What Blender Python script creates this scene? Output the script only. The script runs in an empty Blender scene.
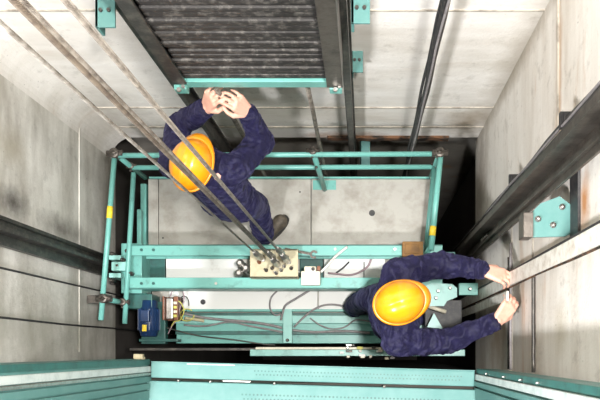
import bpy, bmesh, math, random
from mathutils import Vector, Matrix, Euler, noise
random.seed(7)
S = bpy.context.scene
C = S.collection
PI = math.pi
V = Vector
CAMH = 5.0
F = 700.0
def P(px, py, z):
    k = (CAMH - z) / F
    return V(((px - 365) * k, (352 - py) * k, z))

# ------------------------------------------------------------------ materials
def newmat(name):
    m = bpy.data.materials.new(name); m.use_nodes = True
    nt = m.node_tree
    return m, nt, nt.nodes['Principled BSDF']
def nd(nt, t, **k):
    n = nt.nodes.new(t)
    for a, b in k.items():
        if a.startswith('i_'): n.inputs[a[2:].replace('_', ' ')].default_value = b
        else: setattr(n, a, b)
    return n
def coords(nt, scale=(1, 1, 1)):
    tc = nd(nt, 'ShaderNodeTexCoord'); mp = nd(nt, 'ShaderNodeMapping')
    mp.inputs['Scale'].default_value = scale
    nt.links.new(tc.outputs['Object'], mp.inputs['Vector'])
    return mp.outputs['Vector']
def ntex(nt, vec, scale, detail=6, rough=.6):
    n = nd(nt, 'ShaderNodeTexNoise'); n.inputs['Scale'].default_value = scale
    n.inputs['Detail'].default_value = detail; n.inputs['Roughness'].default_value = rough
    nt.links.new(vec, n.inputs['Vector']); return n.outputs['Fac']
def ramp(nt, fac, a, b, ca=(0, 0, 0, 1), cb=(1, 1, 1, 1)):
    r = nd(nt, 'ShaderNodeValToRGB')
    r.color_ramp.elements[0].position = a; r.color_ramp.elements[1].position = b
    r.color_ramp.elements[0].color = ca; r.color_ramp.elements[1].color = cb
    nt.links.new(fac, r.inputs['Fac']); return r.outputs['Color']
def mix(nt, fac, a, b, mode='MIX'):
    m = nd(nt, 'ShaderNodeMix', data_type='RGBA', blend_type=mode)
    for sock, v in ((m.inputs[0], fac), (m.inputs[6], a), (m.inputs[7], b)):
        if isinstance(v, (int, float)): sock.default_value = v
        elif isinstance(v, tuple): sock.default_value = v if len(v) == 4 else v + (1,)
        else: nt.links.new(v, sock)
    return m.outputs[2]
def bump(nt, h, strength, dist, p):
    b = nd(nt, 'ShaderNodeBump'); b.inputs['Strength'].default_value = strength
    b.inputs['Distance'].default_value = dist
    nt.links.new(h, b.inputs['Height']); nt.links.new(b.outputs['Normal'], p.inputs['Normal'])
def simple(name, col, rough=.5, metal=0, dirt=None, dscale=12, damt=.5, bmp=0, bscale=60, lo=.45, hi=.7):
    m, nt, p = newmat(name)
    p.inputs['Roughness'].default_value = rough; p.inputs['Metallic'].default_value = metal
    c = col + (1,)
    v = coords(nt)
    if dirt:
        f = ntex(nt, v, dscale, 8, .65)
        f = ramp(nt, f, lo, hi, (0, 0, 0, 1), (damt,) * 3 + (1,))
        o = mix(nt, f, c, dirt + (1,)); nt.links.new(o, p.inputs['Base Color'])
    else: p.inputs['Base Color'].default_value = c
    if bmp: bump(nt, ntex(nt, v, bscale, 5), bmp, .004, p)
    return m
def concrete(name, base, dirt, stretch=(1, 1, 1), amt=.6, rust=.0, lo=.42, hi=.75, spots=()):
    m, nt, p = newmat(name)
    p.inputs['Roughness'].default_value = .85
    v0 = coords(nt); v1 = coords(nt, stretch)
    big = ramp(nt, ntex(nt, v1, 1.6, 8, .6), lo, hi, (0, 0, 0, 1), (amt,) * 3 + (1,))
    col = mix(nt, big, base, dirt)
    med = ramp(nt, ntex(nt, v0, 9, 8, .7), .56, .74, (0, 0, 0, 1), (.45,) * 3 + (1,))
    col = mix(nt, med, col, tuple(x * .55 for x in dirt))
    spk = ramp(nt, ntex(nt, v0, 55, 3, .5), .70, .76, (0, 0, 0, 1), (.55,) * 3 + (1,))
    col = mix(nt, spk, col, (.12, .1, .08))
    if rust:
        r = ramp(nt, ntex(nt, v1, 3.1, 5, .6), .60, .72, (0, 0, 0, 1), (rust,) * 3 + (1,))
        col = mix(nt, r, col, (.45, .25, .11))
    for (cx, cy, cz, sx, sy, sz, sc, st) in spots:      # placed spots: stains, rust and plain darker areas
        tc = nd(nt, 'ShaderNodeTexCoord'); mp = nd(nt, 'ShaderNodeMapping', vector_type='TEXTURE')
        mp.inputs['Location'].default_value = (cx, cy, cz); mp.inputs['Scale'].default_value = (sx, sy, sz)
        nt.links.new(tc.outputs['Object'], mp.inputs['Vector'])
        ln = nd(nt, 'ShaderNodeVectorMath', operation='LENGTH'); nt.links.new(mp.outputs['Vector'], ln.inputs[0])
        ad = nd(nt, 'ShaderNodeMath', operation='ADD'); nt.links.new(ln.outputs['Value'], ad.inputs[0])
        nz = nd(nt, 'ShaderNodeMath', operation='MULTIPLY'); nt.links.new(ntex(nt, v0, 7, 8, .7), nz.inputs[0]); nz.inputs[1].default_value = 1.6
        nt.links.new(nz.outputs[0], ad.inputs[1])
        hf = nd(nt, 'ShaderNodeMath', operation='MULTIPLY'); nt.links.new(ad.outputs[0], hf.inputs[0]); hf.inputs[1].default_value = .4
        f = ramp(nt, hf.outputs[0], .36, .80, (st, st, st, 1), (0, 0, 0, 1))
        col = mix(nt, f, col, sc)
    nt.links.new(col, p.inputs['Base Color'])
    bump(nt, ntex(nt, v0, 26, 8, .7), .35, .012, p)
    return m
M = {}
M['wall'] = concrete('white_concrete', (.84, .81, .76), (.50, .45, .36), (.6, .6, 2.2), .6, .15, spots=[(-.15, 1.6, -.2, .3, .3, .12, (.30, .15, .07), .9), (.72, 1.6, .15, .16, .3, .3, (.32, .25, .17), .8), (.84, 1.6, 1.2, .12, .3, 1.2, (.4, .35, .28), .6), (-1.8, 1.6, .2, .5, .4, .6, (.36, .32, .26), .6), (.6, 1.6, 2.3, .35, .3, .1, (.5, .42, .3), .6)])
M['wall_l'] = concrete('grey_concrete', (.84, .82, .76), (.42, .39, .33), (1, .5, 1.6), .9, .0, .42, .62, spots=[(-1.89, .80, 1.25, .3, .10, .22, (.07, .06, .05), .9), (-1.89, .76, .6, .3, .09, .4, (.12, .1, .08), .8), (-1.89, 1.2, -.2, .3, .6, .5, (.2, .18, .14), .6), (-1.89, .1, 1, .5, .42, 4, (.25, .25, .2), .55), (-1.89, 1.1, 1.25, .3, .12, .2, (.35, .3, .2), .5)])  # broad grey spot tints the front end; a low one darkens the foot
M['wall_r'] = concrete('right_concrete', (.80, .76, .70), (.42, .34, .25), (1, .45, 2.2), .75, .45, spots=[(.84, .57, 2.32, .3, .14, .07, (.48, .20, .06), .95), (.84, 1.6, .9, .3, .10, 1.4, (.32, .27, .2), .8), (.84, .15, .55, .3, .3, .35, (.34, .19, .08), .7), (.84, 1.2, 1.97, .3, .5, .05, (.45, .26, .12), .8), (.84, 1.2, -.1, .3, .5, .35, (.25, .2, .14), .7), (.84, .1, 2.0, .3, .12, .12, (.4, .33, .2), .5)])
M['wall_dark'] = concrete('dark_concrete', (.42, .39, .34), (.16, .13, .1), (1, 1, 1), .8, .5)  # darker concrete for the back wall below the ledge
M['pit'] = concrete('shaded_pit_concrete', (.09, .08, .07), (.03, .025, .02))  # near-black tone paints the deep shaft's darkness into the concrete
M['joint'] = simple('joint_dirt', (.56, .51, .43), .9, 0, (.1, .08, .06), 10, .9)
M['rusty'] = simple('rusty_edge', (.16, .075, .035), .9, 0, (.02, .015, .01), 9, 1, .5, 60, .4, .55)
M['teal'] = simple('teal_paint', (.155, .42, .37), .38, 0, (.06, .13, .11), 14, .75, .12, 40, .56, .78)
M['teal_dim'] = simple('dimmed_teal_paint', (.075, .20, .185), .6, 0, (.14, .27, .25), 5, .7, .12, 30, .4, .7)  # same teal with shade put into the colour, for parts near the lamps
M['teal_rail'] = simple('teal_rail_paint', (.155, .42, .37), .35, 0, (.07, .15, .13), 22, .7, .1, 40, .58, .8)
M['teal_light'] = simple('pale_teal_paint', (.28, .56, .51), .35, 0, (.12, .24, .21), 10, .7, .12, 30, .5, .8)
M['teal_dark'] = simple('deep_teal_paint', (.028, .12, .105), .45, 0, (.02, .05, .045), 14, .8, .15)
M['steel_dark'] = simple('greasy_steel', (.06, .056, .052), .42, .5, (.2, .18, .15), 18, .6, .3)
M['steel_brown'] = simple('worn_rail_steel', (.12, .105, .09), .40, .6, (.035, .03, .025), 12, .8, .3)
M['steel'] = simple('bare_steel', (.55, .53, .5), .35, .9, (.2, .17, .13), 40, .6, .2)
M['galv'] = simple('dusty_roof_sheet', (.40, .385, .345), .5, .15, (.20, .175, .135), 6, .8, .2, 30, .45, .75)
M['white_sheet'] = simple('white_roof_sheet', (.80, .79, .76), .45, 0, (.35, .3, .24), 8, .6, .1, 30, .6, .8)
M['iron'] = simple('cast_iron', (.035, .032, .03), .6, .3, (.19, .175, .155), 30, .8, .8, 40, .5, .7)
M['cream'] = simple('cream_paint', (.48, .43, .28), .5, 0, (.3, .24, .12), 16, .7, .15, 30, .5, .8)
M['cream2'] = simple('ivory_plastic', (.78, .73, .58), .4, 0, (.3, .26, .18), 18, .4)
M['black'] = simple('black_rubber', (.02, .02, .022), .5, 0, (.09, .08, .07), 30, .6)
M['grey_cable'] = simple('grey_cable', (.27, .25, .25), .5, 0, (.12, .1, .1), 30, .6)
M['mauve_cable'] = simple('mauve_cable', (.34, .24, .26), .5)
M['white_cable'] = simple('white_cable', (.80, .77, .70), .5, 0, (.35, .27, .18), 20, .6)
M['yellow'] = simple('yellow_label', (.85, .62, .04), .5, 0, (.3, .2, .02), 40, .5)
M['yellow_wire'] = simple('yellow_wire', (.62, .58, .12), .5)
M['helmet'] = simple('yellow_helmet', (.86, .31, .006), .3, 0, (.42, .16, .01), 10, .75, .05, 30, .56, .76)
M['helmet'].node_tree.nodes['Principled BSDF'].inputs['Coat Weight'].default_value = .4
M['blue'] = simple('blue_motor_paint', (.012, .04, .12), .4, 0, (.02, .03, .06), 30, .6)
M['brown_box'] = simple('copper_brown', (.22, .08, .04), .45, .2, (.05, .03, .02), 20, .6)
M['wood'] = simple('wood_block', (.24, .12, .03), .7, 0, (.12, .06, .02), 14, .8, .3)
M['skin'] = simple('skin', (.70, .40, .30), .5, 0, (.5, .22, .15), 14, .5, .1, 90)
M['hair'] = simple('dark_hair', (.03, .02, .015), .7, 0, None, bmp=.8, bscale=200)
M['shoe'] = simple('worn_shoe', (.075, .06, .045), .65, 0, (.17, .14, .1), 25, .7, .3)
M['navy_shoe'] = simple('navy_shoe', (.03, .03, .10), .6, 0, (.08, .07, .15), 25, .6, .3)
M['sole'] = simple('rubber_sole', (.03, .028, .025), .8)
M['eye'] = simple('eye', (.05, .03, .02), .2)
M['glare_strip'] = simple('pale_glare_strip', (.55, .6, .58), .4, .1, (.3, .36, .35), 20, .7)  # pale tone puts glare into the frame's folds and edge strip
M['rag'] = simple('white_switch', (.8, .8, .78), .4)
def fabric(name, col):
    m, nt, p = newmat(name)
    v = coords(nt, (1, 1, .8))
    n1 = ntex(nt, v, 13, 4, .6)
    c = mix(nt, ramp(nt, ntex(nt, v, 30, 5), .4, .7), col, tuple(x * 1.7 for x in col))
    nt.links.new(c, p.inputs['Base Color'])
    p.inputs['Roughness'].default_value = .7
    p.inputs['Sheen Weight'].default_value = .10
    p.inputs['Specular IOR Level'].default_value = .35
    p.inputs['Sheen Tint'].default_value = (.45, .42, 1, 1)
    p.inputs['Sheen Roughness'].default_value = .45
    w_ = nd(nt, 'ShaderNodeTexWave'); w_.inputs['Scale'].default_value = 3; w_.inputs['Distortion'].default_value = 16; w_.inputs['Detail'].default_value = 3; nt.links.new(v, w_.inputs['Vector'])
    bump(nt, mix(nt, .5, n1, w_.outputs['Fac']), 1.0, .05, p)
    return m
M['navy'] = fabric('navy_coverall', (.006, .005, .027))
M['piping'] = simple('lavender_piping', (.3, .27, .5), .6)
# steel rope with twisted strands
def ropemat(name, a, b, sc=420):
    m, nt, p = newmat(name)
    v = coords(nt)
    w = nd(nt, 'ShaderNodeTexWave', wave_type='BANDS', bands_direction='DIAGONAL')
    w.inputs['Scale'].default_value = sc / 3.5; w.inputs['Distortion'].default_value = .8
    nt.links.new(v, w.inputs['Vector'])
    n = ramp(nt, ntex(nt, v, 24, 5, .7), .4, .65)
    c = mix(nt, n, a, b)
    nt.links.new(c, p.inputs['Base Color'])
    p.inputs['Roughness'].default_value = .45; p.inputs['Metallic'].default_value = .35
    bump(nt, w.outputs['Fac'], .8, .003, p)
    return m
M['rope'] = ropemat('steel_wire_rope', (.33, .29, .245), (.11, .09, .075))
M['rope_light'] = ropemat('pale_wire_rope', (.42, .385, .34), (.16, .135, .11))
M['rope_dark'] = ropemat('greasy_wire_rope', (.2, .16, .12), (.07, .05, .04))

# ------------------------------------------------------------------ mesh helpers
def frame(d, up=V((0, 0, 1))):
    d = d.normalized()
    if abs(d.dot(up)) > .98: up = V((0, 1, 0))
    a = d.cross(up).normalized(); b = a.cross(d).normalized()
    return a, b
class MB:
    def __init__(s): s.bm = bmesh.new()
    def box(s, x0, x1, y0, y1, z0, z1, bev=.0, mi=0, mat=None):
        t = bmesh.new(); bmesh.ops.create_cube(t, size=1)
        bmesh.ops.scale(t, vec=(abs(x1 - x0), abs(y1 - y0), abs(z1 - z0)), verts=t.verts)
        if bev: bmesh.ops.bevel(t, geom=t.edges[:], offset=bev, segments=2, affect='EDGES', profile=.6)
        bmesh.ops.translate(t, vec=((x0 + x1) / 2, (y0 + y1) / 2, (z0 + z1) / 2), verts=t.verts)
        if mat is not None: bmesh.ops.transform(t, matrix=mat, verts=t.verts)
        s._add(t, mi); return s
    def _add(s, t, mi):
        for f in t.faces: f.material_index = mi
        me = bpy.data.meshes.new('tmp'); t.to_mesh(me); t.free(); s.bm.from_mesh(me); bpy.data.meshes.remove(me)
    def obox(s, c, d, sx, sy, sz, bev=0, mi=0, up=V((0, 0, 1))):   # long axis along d
        a, b = frame(V(d), up); R = Matrix((V(d).normalized(), a, b)).transposed().to_4x4()
        return s.box(-sx / 2, sx / 2, -sy / 2, sy / 2, -sz / 2, sz / 2, bev, mi, Matrix.Translation(V(c)) @ R)
    def tube(s, pts, r, n=10, mi=0, caps=True):
        pts = [V(p) for p in pts]; m = len(pts)
        rr = r if isinstance(r, (list, tuple)) else [r] * m
        bm = s.bm; rings = []; up = V((0, 0, 1)); pa = None
        for i, p in enumerate(pts):
            d = (pts[min(i + 1, m - 1)] - pts[max(i - 1, 0)])
            if d.length < 1e-9: d = V((0, 0, 1))
            d.normalize()
            if pa is None: a, b = frame(d)
            else:
                a = (pa - d * pa.dot(d)).normalized(); b = a.cross(d).normalized()
            pa = a
            rings.append([bm.verts.new(p + (a * math.cos(2 * PI * k / n) + b * math.sin(2 * PI * k / n)) * rr[i]) for k in range(n)])
        for i in range(m - 1):
            for k in range(n):
                f = bm.faces.new((rings[i][k], rings[i][(k + 1) % n], rings[i + 1][(k + 1) % n], rings[i + 1][k]))
                f.smooth = True; f.material_index = mi
        if caps:
            for q in (rings[0][::-1], rings[-1]):
                f = bm.faces.new(q); f.material_index = mi
        return s
    def lathe(s, base, axis, prof, n=16, mi=0):
        base = V(base); ax = V(axis).normalized()
        return s.tube([base + ax * h for h, r in prof], [max(r, 1e-4) for h, r in prof], n, mi)
    def hexa(s, c, axis, r, h, mi=0):
        c = V(c); ax = V(axis).normalized()
        s.tube([c, c + ax * h], r, 6, mi); 
        return s
    def ell(s, c, r, rot=None, mi=0, sub=3):
        t = bmesh.new(); bmesh.ops.create_icosphere(t, subdivisions=sub, radius=1)
        m = Matrix.Translation(V(c)) @ (rot.to_4x4() if rot else Matrix.Identity(4)) @ Matrix.Diagonal((r[0], r[1], r[2], 1))
        bmesh.ops.transform(t, matrix=m, verts=t.verts)
        for f in t.faces: f.smooth = True
        s._add(t, mi); return s
    def cap(s, p, q, r1, r2=None, mi=0):      # closed tapered capsule
        r2 = r1 if r2 is None else r2
        p, q = V(p), V(q); d = q - p
        if d.length < 1e-6: return s.ell(p, (r1,) * 3)
        u = d.normalized(); pts = []; rr = []
        for a in (80, 60, 35, 15): pts.append(p - u * r1 * math.sin(math.radians(a))); rr.append(r1 * math.cos(math.radians(a)))
        for t in (0, .33, .66, 1): pts.append(p + d * t); rr.append(r1 + (r2 - r1) * t)
        for a in (15, 35, 60, 80): pts.append(q + u * r2 * math.sin(math.radians(a))); rr.append(r2 * math.cos(math.radians(a)))
        return s.tube(pts, rr, 16, mi)
    def poly(s, pts2, z0, z1, mi=0, mat=None):   # extruded outline
        t = bmesh.new()
        lo = [t.verts.new((x, y, z0)) for x, y in pts2]; hi = [t.verts.new((x, y, z1)) for x, y in pts2]
        t.faces.new(lo[::-1]); t.faces.new(hi); n = len(lo)
        for k in range(n): t.faces.new((lo[k], lo[(k + 1) % n], hi[(k + 1) % n], hi[k]))
        bmesh.ops.recalc_face_normals(t, faces=t.faces[:])
        if mat is not None: bmesh.ops.transform(t, matrix=mat, verts=t.verts)
        s._add(t, mi); return s
    def build(s, name, mat, parent=None, remesh=0, smooth=False):
        bmesh.ops.recalc_face_normals(s.bm, faces=s.bm.faces[:]) if not remesh else None
        me = bpy.data.meshes.new(name); s.bm.to_mesh(me); s.bm.free()
        for mm in (mat if isinstance(mat, (list, tuple)) else [mat]): me.materials.append(M[mm])
        o = bpy.data.objects.new(name, me); C.objects.link(o)
        if smooth:
            for f in me.polygons: f.use_smooth = True
        if remesh:
            md = o.modifiers.new('Remesh', 'REMESH'); md.mode = 'VOXEL'; md.voxel_size = remesh; md.use_smooth_shade = True
        if parent is not None: attach(o, parent)
        return o
def attach(o, parent):
    o.parent = parent
    W = Matrix.Identity(4); q = parent
    while q is not None:
        W = Matrix.LocRotScale(q.location, q.rotation_euler, q.scale) @ W if q.parent is None else W
        q = q.parent
    # geometry is written in world coordinates: undo the root empty's offset
    if parent.parent is None:
        o.matrix_parent_inverse = W.inverted()
def tag(o, label, cat, group=None, kind=None):
    o['label'] = label; o['category'] = cat
    if group: o['group'] = group
    if kind: o['kind'] = kind
    return o
def empty(name, loc, label, cat, group=None):
    o = bpy.data.objects.new(name, None); C.objects.link(o); o.location = loc; o.empty_display_size = .1
    return tag(o, label, cat, group)
def struct(o): o['kind'] = 'structure'; return o
def catmull(pts, n=8):
    pts = [V(p) for p in pts]; out = []
    q = [pts[0]] + pts + [pts[-1]]
    for i in range(1, len(q) - 2):
        for k in range(n):
            t = k / n
            a, b, c, d = q[i - 1], q[i], q[i + 1], q[i + 2]
            out.append(.5 * ((2 * b) + (-a + c) * t + (2 * a - 5 * b + 4 * c - d) * t * t + (-a + 3 * b - 3 * c + d) * t ** 3))
    out.append(pts[-1]); return out

# ------------------------------------------------------------------ shaft
XL, XR, YB, YF = -1.89, .84, 1.60, -.16
ZT, ZB = 6.6, -9.0
ZL = -.22      # ledge height on the back wall
b = MB(); b.box(XL - .3, XR + .3, YB, YB + .5, ZL, ZT)
struct(b.build('wall_back', 'wall'))
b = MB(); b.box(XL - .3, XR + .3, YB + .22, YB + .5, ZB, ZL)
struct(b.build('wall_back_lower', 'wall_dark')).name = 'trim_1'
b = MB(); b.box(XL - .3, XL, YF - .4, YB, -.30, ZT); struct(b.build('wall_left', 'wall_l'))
b = MB(); b.box(XL - .3, XL - .15, YF - .4, YB + .3, ZB, -.30); struct(b.build('trim_8', 'pit'))  # lower wall set back and blackened so the left gap looks unlit
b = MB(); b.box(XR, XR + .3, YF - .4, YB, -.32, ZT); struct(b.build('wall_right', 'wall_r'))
b = MB(); b.box(XR + .2, XR + .3, YF - .4, YB + .3, ZB, -.32); struct(b.build('trim_7', 'pit'))  # recess added, near-black, to keep the gap right of the car dark
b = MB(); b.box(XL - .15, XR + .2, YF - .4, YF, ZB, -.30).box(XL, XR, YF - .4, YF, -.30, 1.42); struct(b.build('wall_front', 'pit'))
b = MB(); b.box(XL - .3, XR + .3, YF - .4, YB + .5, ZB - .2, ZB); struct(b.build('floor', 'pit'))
cv = []
RC = .16
for k in range(9):
    a = PI / 2 + (PI / 2) * k / 8
    cv.append((XL + RC + RC * math.cos(a), YB - RC + RC * math.sin(a)))
b = MB(); b.poly(cv + [(XL - .02, YB - RC), (XL - .02, YB + .02), (XL + RC, YB + .02)], ZL, ZT); struct(b.build('trim_6', 'wall', smooth=False))
# formwork seams and ledges
def seam(n, b, mat='joint'): struct(b.build('trim_%d' % n, mat))
b = MB(); b.box(XL, XR, YB - .006, YB, .415, .43).box(XL, XR, YB - .006, YB, .02, .035).box(XL, XR, YB - .006, YB, 1.72, 1.733); seam(2, b)
b = MB(); b.box(XL, XL + .006, .0, YB, .36, .378); seam(3, b, 'wall_l')
b = MB(); b.box(XR - .006, XR, -.1, .82, 1.0, 1.012).box(XR - .006, XR, -.1, .72, 1.50, 1.512).box(XR - .008, XR, .9, YB, 1.96, 1.975); seam(4, b)
pts = []
n = 40
for i in range(n + 1):
    x = -.28 + .9 * i / n
    pts.append((x, YB - .02 - .012 * noise.noise(V((x * 9, 0, 3)))))
pts += [(.62, YB + .01), (-.28, YB + .01)]
b = MB(); b.poly(pts, ZL - .02, ZL + .045); seam(5, b, 'rusty')

# ------------------------------------------------------------------ landing door frame (teal), photographer's side
fr = empty('door_frame', (-1.07, -.05, 1.42), 'teal painted steel landing door frame with two long perforated channels and uprights', 'door frame')
fr.rotation_euler = (0, 0, math.radians(-1.6))
FM = Matrix.Translation(fr.location) @ fr.rotation_euler.to_matrix().to_4x4() @ Matrix.Translation((0, 0, .08))
def fadd(b, name, mat, par=fr): return b.build(name, mat, par)
b = MB()
b.box(0, 1.62, -.078, 0, -.08, 0, .006, 0, FM)
b.box(.0, 1.62, -.001, .004, -.02, .004, .001, 0, FM)
for i in range(60):
    for r, yy in enumerate((-.030, -.048)):
        x = .52 + i * .0175 + (r * .009)
        if x < 1.56: b.lathe(FM @ V((x, yy + random.uniform(-.001, .001), -.002)), (0, 0, 1), [(0, .0044), (.0028, .0044)], 8, 1)
chan = fadd(b, 'channel', ['teal_dim', 'teal_dark'])
b = MB(); b.box(-.02, 1.64, -.30, -.094, -.1, -.006, .006, 0, FM)
for i in range(54):
    for r, yy in enumerate((-.150, -.172, -.194)):
        x = .46 + i * .019 + (r % 2) * .0095
        if x < 1.45: b.lathe(FM @ V((x, yy, -.008)), (0, 0, 1), [(0, .0052), (.0032, .0052)], 8, 1)
fadd(b, 'channel', ['teal_dim', 'teal_dark'])
for x, rr in ((.14, .004), (.62, .005), (1.17, .005), (.30, .004)):
    b = MB(); b.lathe(FM @ V((x, -.09, -.03)), (0, 0, 1), [(0, rr), (.03, rr), (.034, rr * 1.6), (.038, rr * 1.6), (.040, .001)], 10); fadd(b, 'bolt', 'steel')
b = MB(); b.box(.18, .42, -.007, -.002, 0, .005, .002, 0, FM); fadd(b, 'edge_strip', 'glare_strip')
b = MB(); b.box(.36, .50, -.088, -.080, -.02, .002, .002, 0, FM); fadd(b, 'edge_strip', 'steel')
# left upright
def upright(x0, sgn, prof):
    j = None
    for nm, mat, xa, xb, ya, yb in prof:
        b = MB(); xs = sorted((x0 + sgn * xa, x0 + sgn * xb))
        b.box(xs[0], xs[1], ya, yb, -.03, 2.0, .003, 0, FM)
        if j is None: j = fadd(b, 'upright', mat)
        else: o = b.build(nm, mat); o.parent = j; o.matrix_parent_inverse = fr_inv
    return j
bpy.context.view_layer.update()
fr_inv = fr.matrix_world.inverted()
def upright(x0, sgn, prof):
    j = None
    for nm, mat, xa, xb, ya, yb in prof:
        b = MB(); xs = sorted((x0 + sgn * xa, x0 + sgn * xb))
        b.box(xs[0], xs[1], ya, yb, -.03, 2.0, .003, 0, FM)
        if j is None: j = fadd(b, 'upright', mat)
        else:
            # the upright already carries the frame's inverse, its children are in its local (world-written) space
            o = b.build(nm, mat); o.parent = j
    return j
jl = upright(-.0, -1, [('upright', 'teal_dim', .02, .10, -.32, .0),
    ('flange', 'teal_dark', .014, .12, -.014, .012), ('fold', 'glare_strip', .004, .02, -.050, -.022), ('fold', 'steel', .0, .02, -.066, -.053),
    ('fold', 'teal_dim', .004, .02, -.100, -.072), ('fold', 'teal_dim', .002, .02, -.135, -.106), ('fold', 'teal_dim', .006, .02, -.20, -.142)])
jr = upright(1.62, 1, [('upright', 'teal_dim', .02, .10, -.32, .0),
    ('flange', 'teal_dark', .012, .12, -.012, .012), ('fold', 'glare_strip', .004, .02, -.045, -.016), ('fold', 'teal_dim', .0, .02, -.075, -.052),  # first fold is the glare stripe, put in as pale colour
    ('fold', 'teal_dim', .004, .02, -.14, -.085)])
for z in (.3, .7, 1.0, 1.25):
    b = MB(); b.lathe(FM @ V((1.632, -.004, z)), (-1, 0, 0), [(0, .004), (.012, .004), (.014, .001)], 8); o = b.build('rivet', 'steel'); o.parent = jr

# ------------------------------------------------------------------ guide rails and brackets
def trail(name, x, y, d, w, label, mat='steel_dark', base=.06, blade=.06, t=.014, z0=ZB, z1=ZT, group=None):
    """T section rail; d = unit x/y direction the blade points to, w = across"""
    dx, dy = d; wx, wy = -dy, dx
    root = empty(name, (x, y, z0), label, 'rail', group)
    R = Matrix(((wx, dx, 0, x), (wy, dy, 0, y), (0, 0, 1, 0), (0, 0, 0, 1)))
    b = MB(); b.box(-base / 2, base / 2, 0, .012, z0, z1, .002, 0, R); b.build('rail_base', mat, root)
    b = MB(); b.box(-t / 2, t / 2, .0, blade, z0, z1, .002, 0, R); b.build('rail_blade', mat, root)
    return root, R
# left wall rail with joint plate and bolts
lr, R = trail('guide_rail', XL + .04, .61, (1, 0), 0, 'dark steel guide rail running down the left wall', base=.15, blade=.07, t=.022)
b = MB(); b.box(-.075, -.055, .012, .03, ZB, ZT, .002, 0, R).box(.055, .075, .012, .03, ZB, ZT, .002, 0, R); b.build('rail_flange', 'steel_dark', lr)
b = MB(); b.box(-.10, .0, .030, .040, 1.80, 2.10, .003, 0, R); pl = b.build('joint_plate', 'steel_dark', lr)
for z in (1.83, 1.90, 1.97, 2.04):
    for w in (-.075, -.02):
        b = MB(); b.hexa(R @ V((w, .040, z)), R.to_3x3() @ V((0, 1, 0)), .011, .012); o = b.build('bolt', 'steel', lr)
for z in (-.22,):
    br = empty('rail_bracket', (XL, .61, z), 'dark steel bracket fixing the left guide rail low on the concrete wall', 'bracket')
    b = MB(); b.box(XL, XL + .04, .50, .515, z - .04, z + .04, .002).box(XL, XL + .04, .705, .72, z - .04, z + .04, .002).box(XL + .028, XL + .04, .5, .72, z - .04, z + .04, .002)
    b.build('bracket_plate', 'steel_dark', br)
# right wall rail: wide folded channel
rr, R = trail('guide_rail', XR - .07, .752, (-1, 0), 0, 'broad brown steel guide rail climbing the right wall', 'steel_brown', base=.20, blade=.085, t=.03)
b = MB(); b.box(-.075, -.045, .010, .040, ZB, ZT, .002, 0, R); b.build('rail_flange', 'steel_dark', rr)
b = MB(); b.box(.05, .072, .010, .030, ZB, ZT, .002, 0, R); b.build('rail_flange', 'steel_brown', rr)
for z in (.52, .58, .64, .70):
    b = MB(); b.hexa(R @ V((.035, .012, z)), R.to_3x3() @ V((0, 1, 0)), .010, .014); b.build('bolt', 'steel', rr)
# black cable clipped along it
pts = [(XR - .06 + .006 * math.sin(z * 5), .893 + .010 * noise.noise(V((0, 1, z * 1.3))), z) for z in [ZB + .25 * i for i in range(63)]]
b = MB(); b.tube(pts, .009, 8); cb = b.build('cable', 'black'); tag(cb, 'black cable clipped beside the broad right guide rail', 'cable')
b = MB(); b.tube([(XR - .085 + .01 * noise.noise(V((z, 4, 0))), .866 + .008 * noise.noise(V((3, 1, z * 2))), z) for z in [ZB + .2 * i for i in range(79)]], .005, 8)
tag(b.build('cable', 'grey_cable'), 'thin wavy grey wire touching the broad right guide rail', 'cable')
for i, z in enumerate((1.35, 2.3)):
    cl = MB(); cl.box(XR - .08, XR, .870, .915, z - .03, z + .03, .004).box(XR - .09, XR - .04, .860, .925, z - .012, z + .012, .003)
    tag(cl.build('cable_clip', 'black'), ['black cable clip on the right wall above the worker reaching for the white cables', 'black cable clip high on the right wall near the frame edge'][i], 'clip')
# teal bracket on right wall under the rail
br = empty('rail_bracket', (XR, .48, 2.18), 'pale teal steel bracket bolted to the right wall beneath the broad rail', 'bracket')
def wx(px, py, x=XR):   # point on plane x=const seen at px
    s = (px - 365) / x; return V((x, (352 - py) / s, CAMH - F / s))
b = MB(); p1 = wx(577, 185); p2 = wx(577, 240)
b.box(XR - .012, XR, p2.y, p1.y + .05, p1.z - .06, p1.z + .05, .003)
b.build('backing_plate', 'black', br)
b = MB()
c0 = P(552, 217, 1.62)
out = [P(x, y, 2.18) for x, y in ((534, 210), (541, 203), (560, 196), (572, 205), (573, 233), (566, 236), (532, 237), (529, 232))]
b.poly([(p.x, p.y) for p in out], 2.16, 2.175); b.build('bracket_plate', 'teal_dim', br)
b = MB(); q = P(528, 225, 2.18); b.box(q.x - .02, q.x + .02, q.y - .05, q.y + .05, 2.10, 2.19, .003); b.build('clamp', 'steel_brown', br)
for x, y in ((553, 225), (538, 219), (562, 207)):
    b = MB(); b.lathe(P(x, y, 2.175), (0, 0, 1), [(0, .013), (.004, .013), (.005, .008), (.014, .008), (.016, .001)], 12); b.build('bolt', 'steel', br)
# wall conduits on the right wall
for k, (z, y0, y1, r) in enumerate(((1.02, -.1, .62, .008), (1.56, -.1, .40, .009), (.94, -.1, .55, .005))):
    b = MB(); b.tube([(XR - r - .004, y0 + (y1 - y0) * i / 12, z + .008 * noise.noise(V((i * .7, k, 0)))) for i in range(13)], r, 8)
    tag(b.build('conduit', ['grey_cable', 'steel_dark', 'steel_dark'][k]), ['grey conduit crossing the right wall behind the reaching hands', 'dark conduit crossing the right wall beyond the fingertips', 'thin dark conduit crossing the right wall nearest the forearms'][k], 'conduit')
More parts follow.
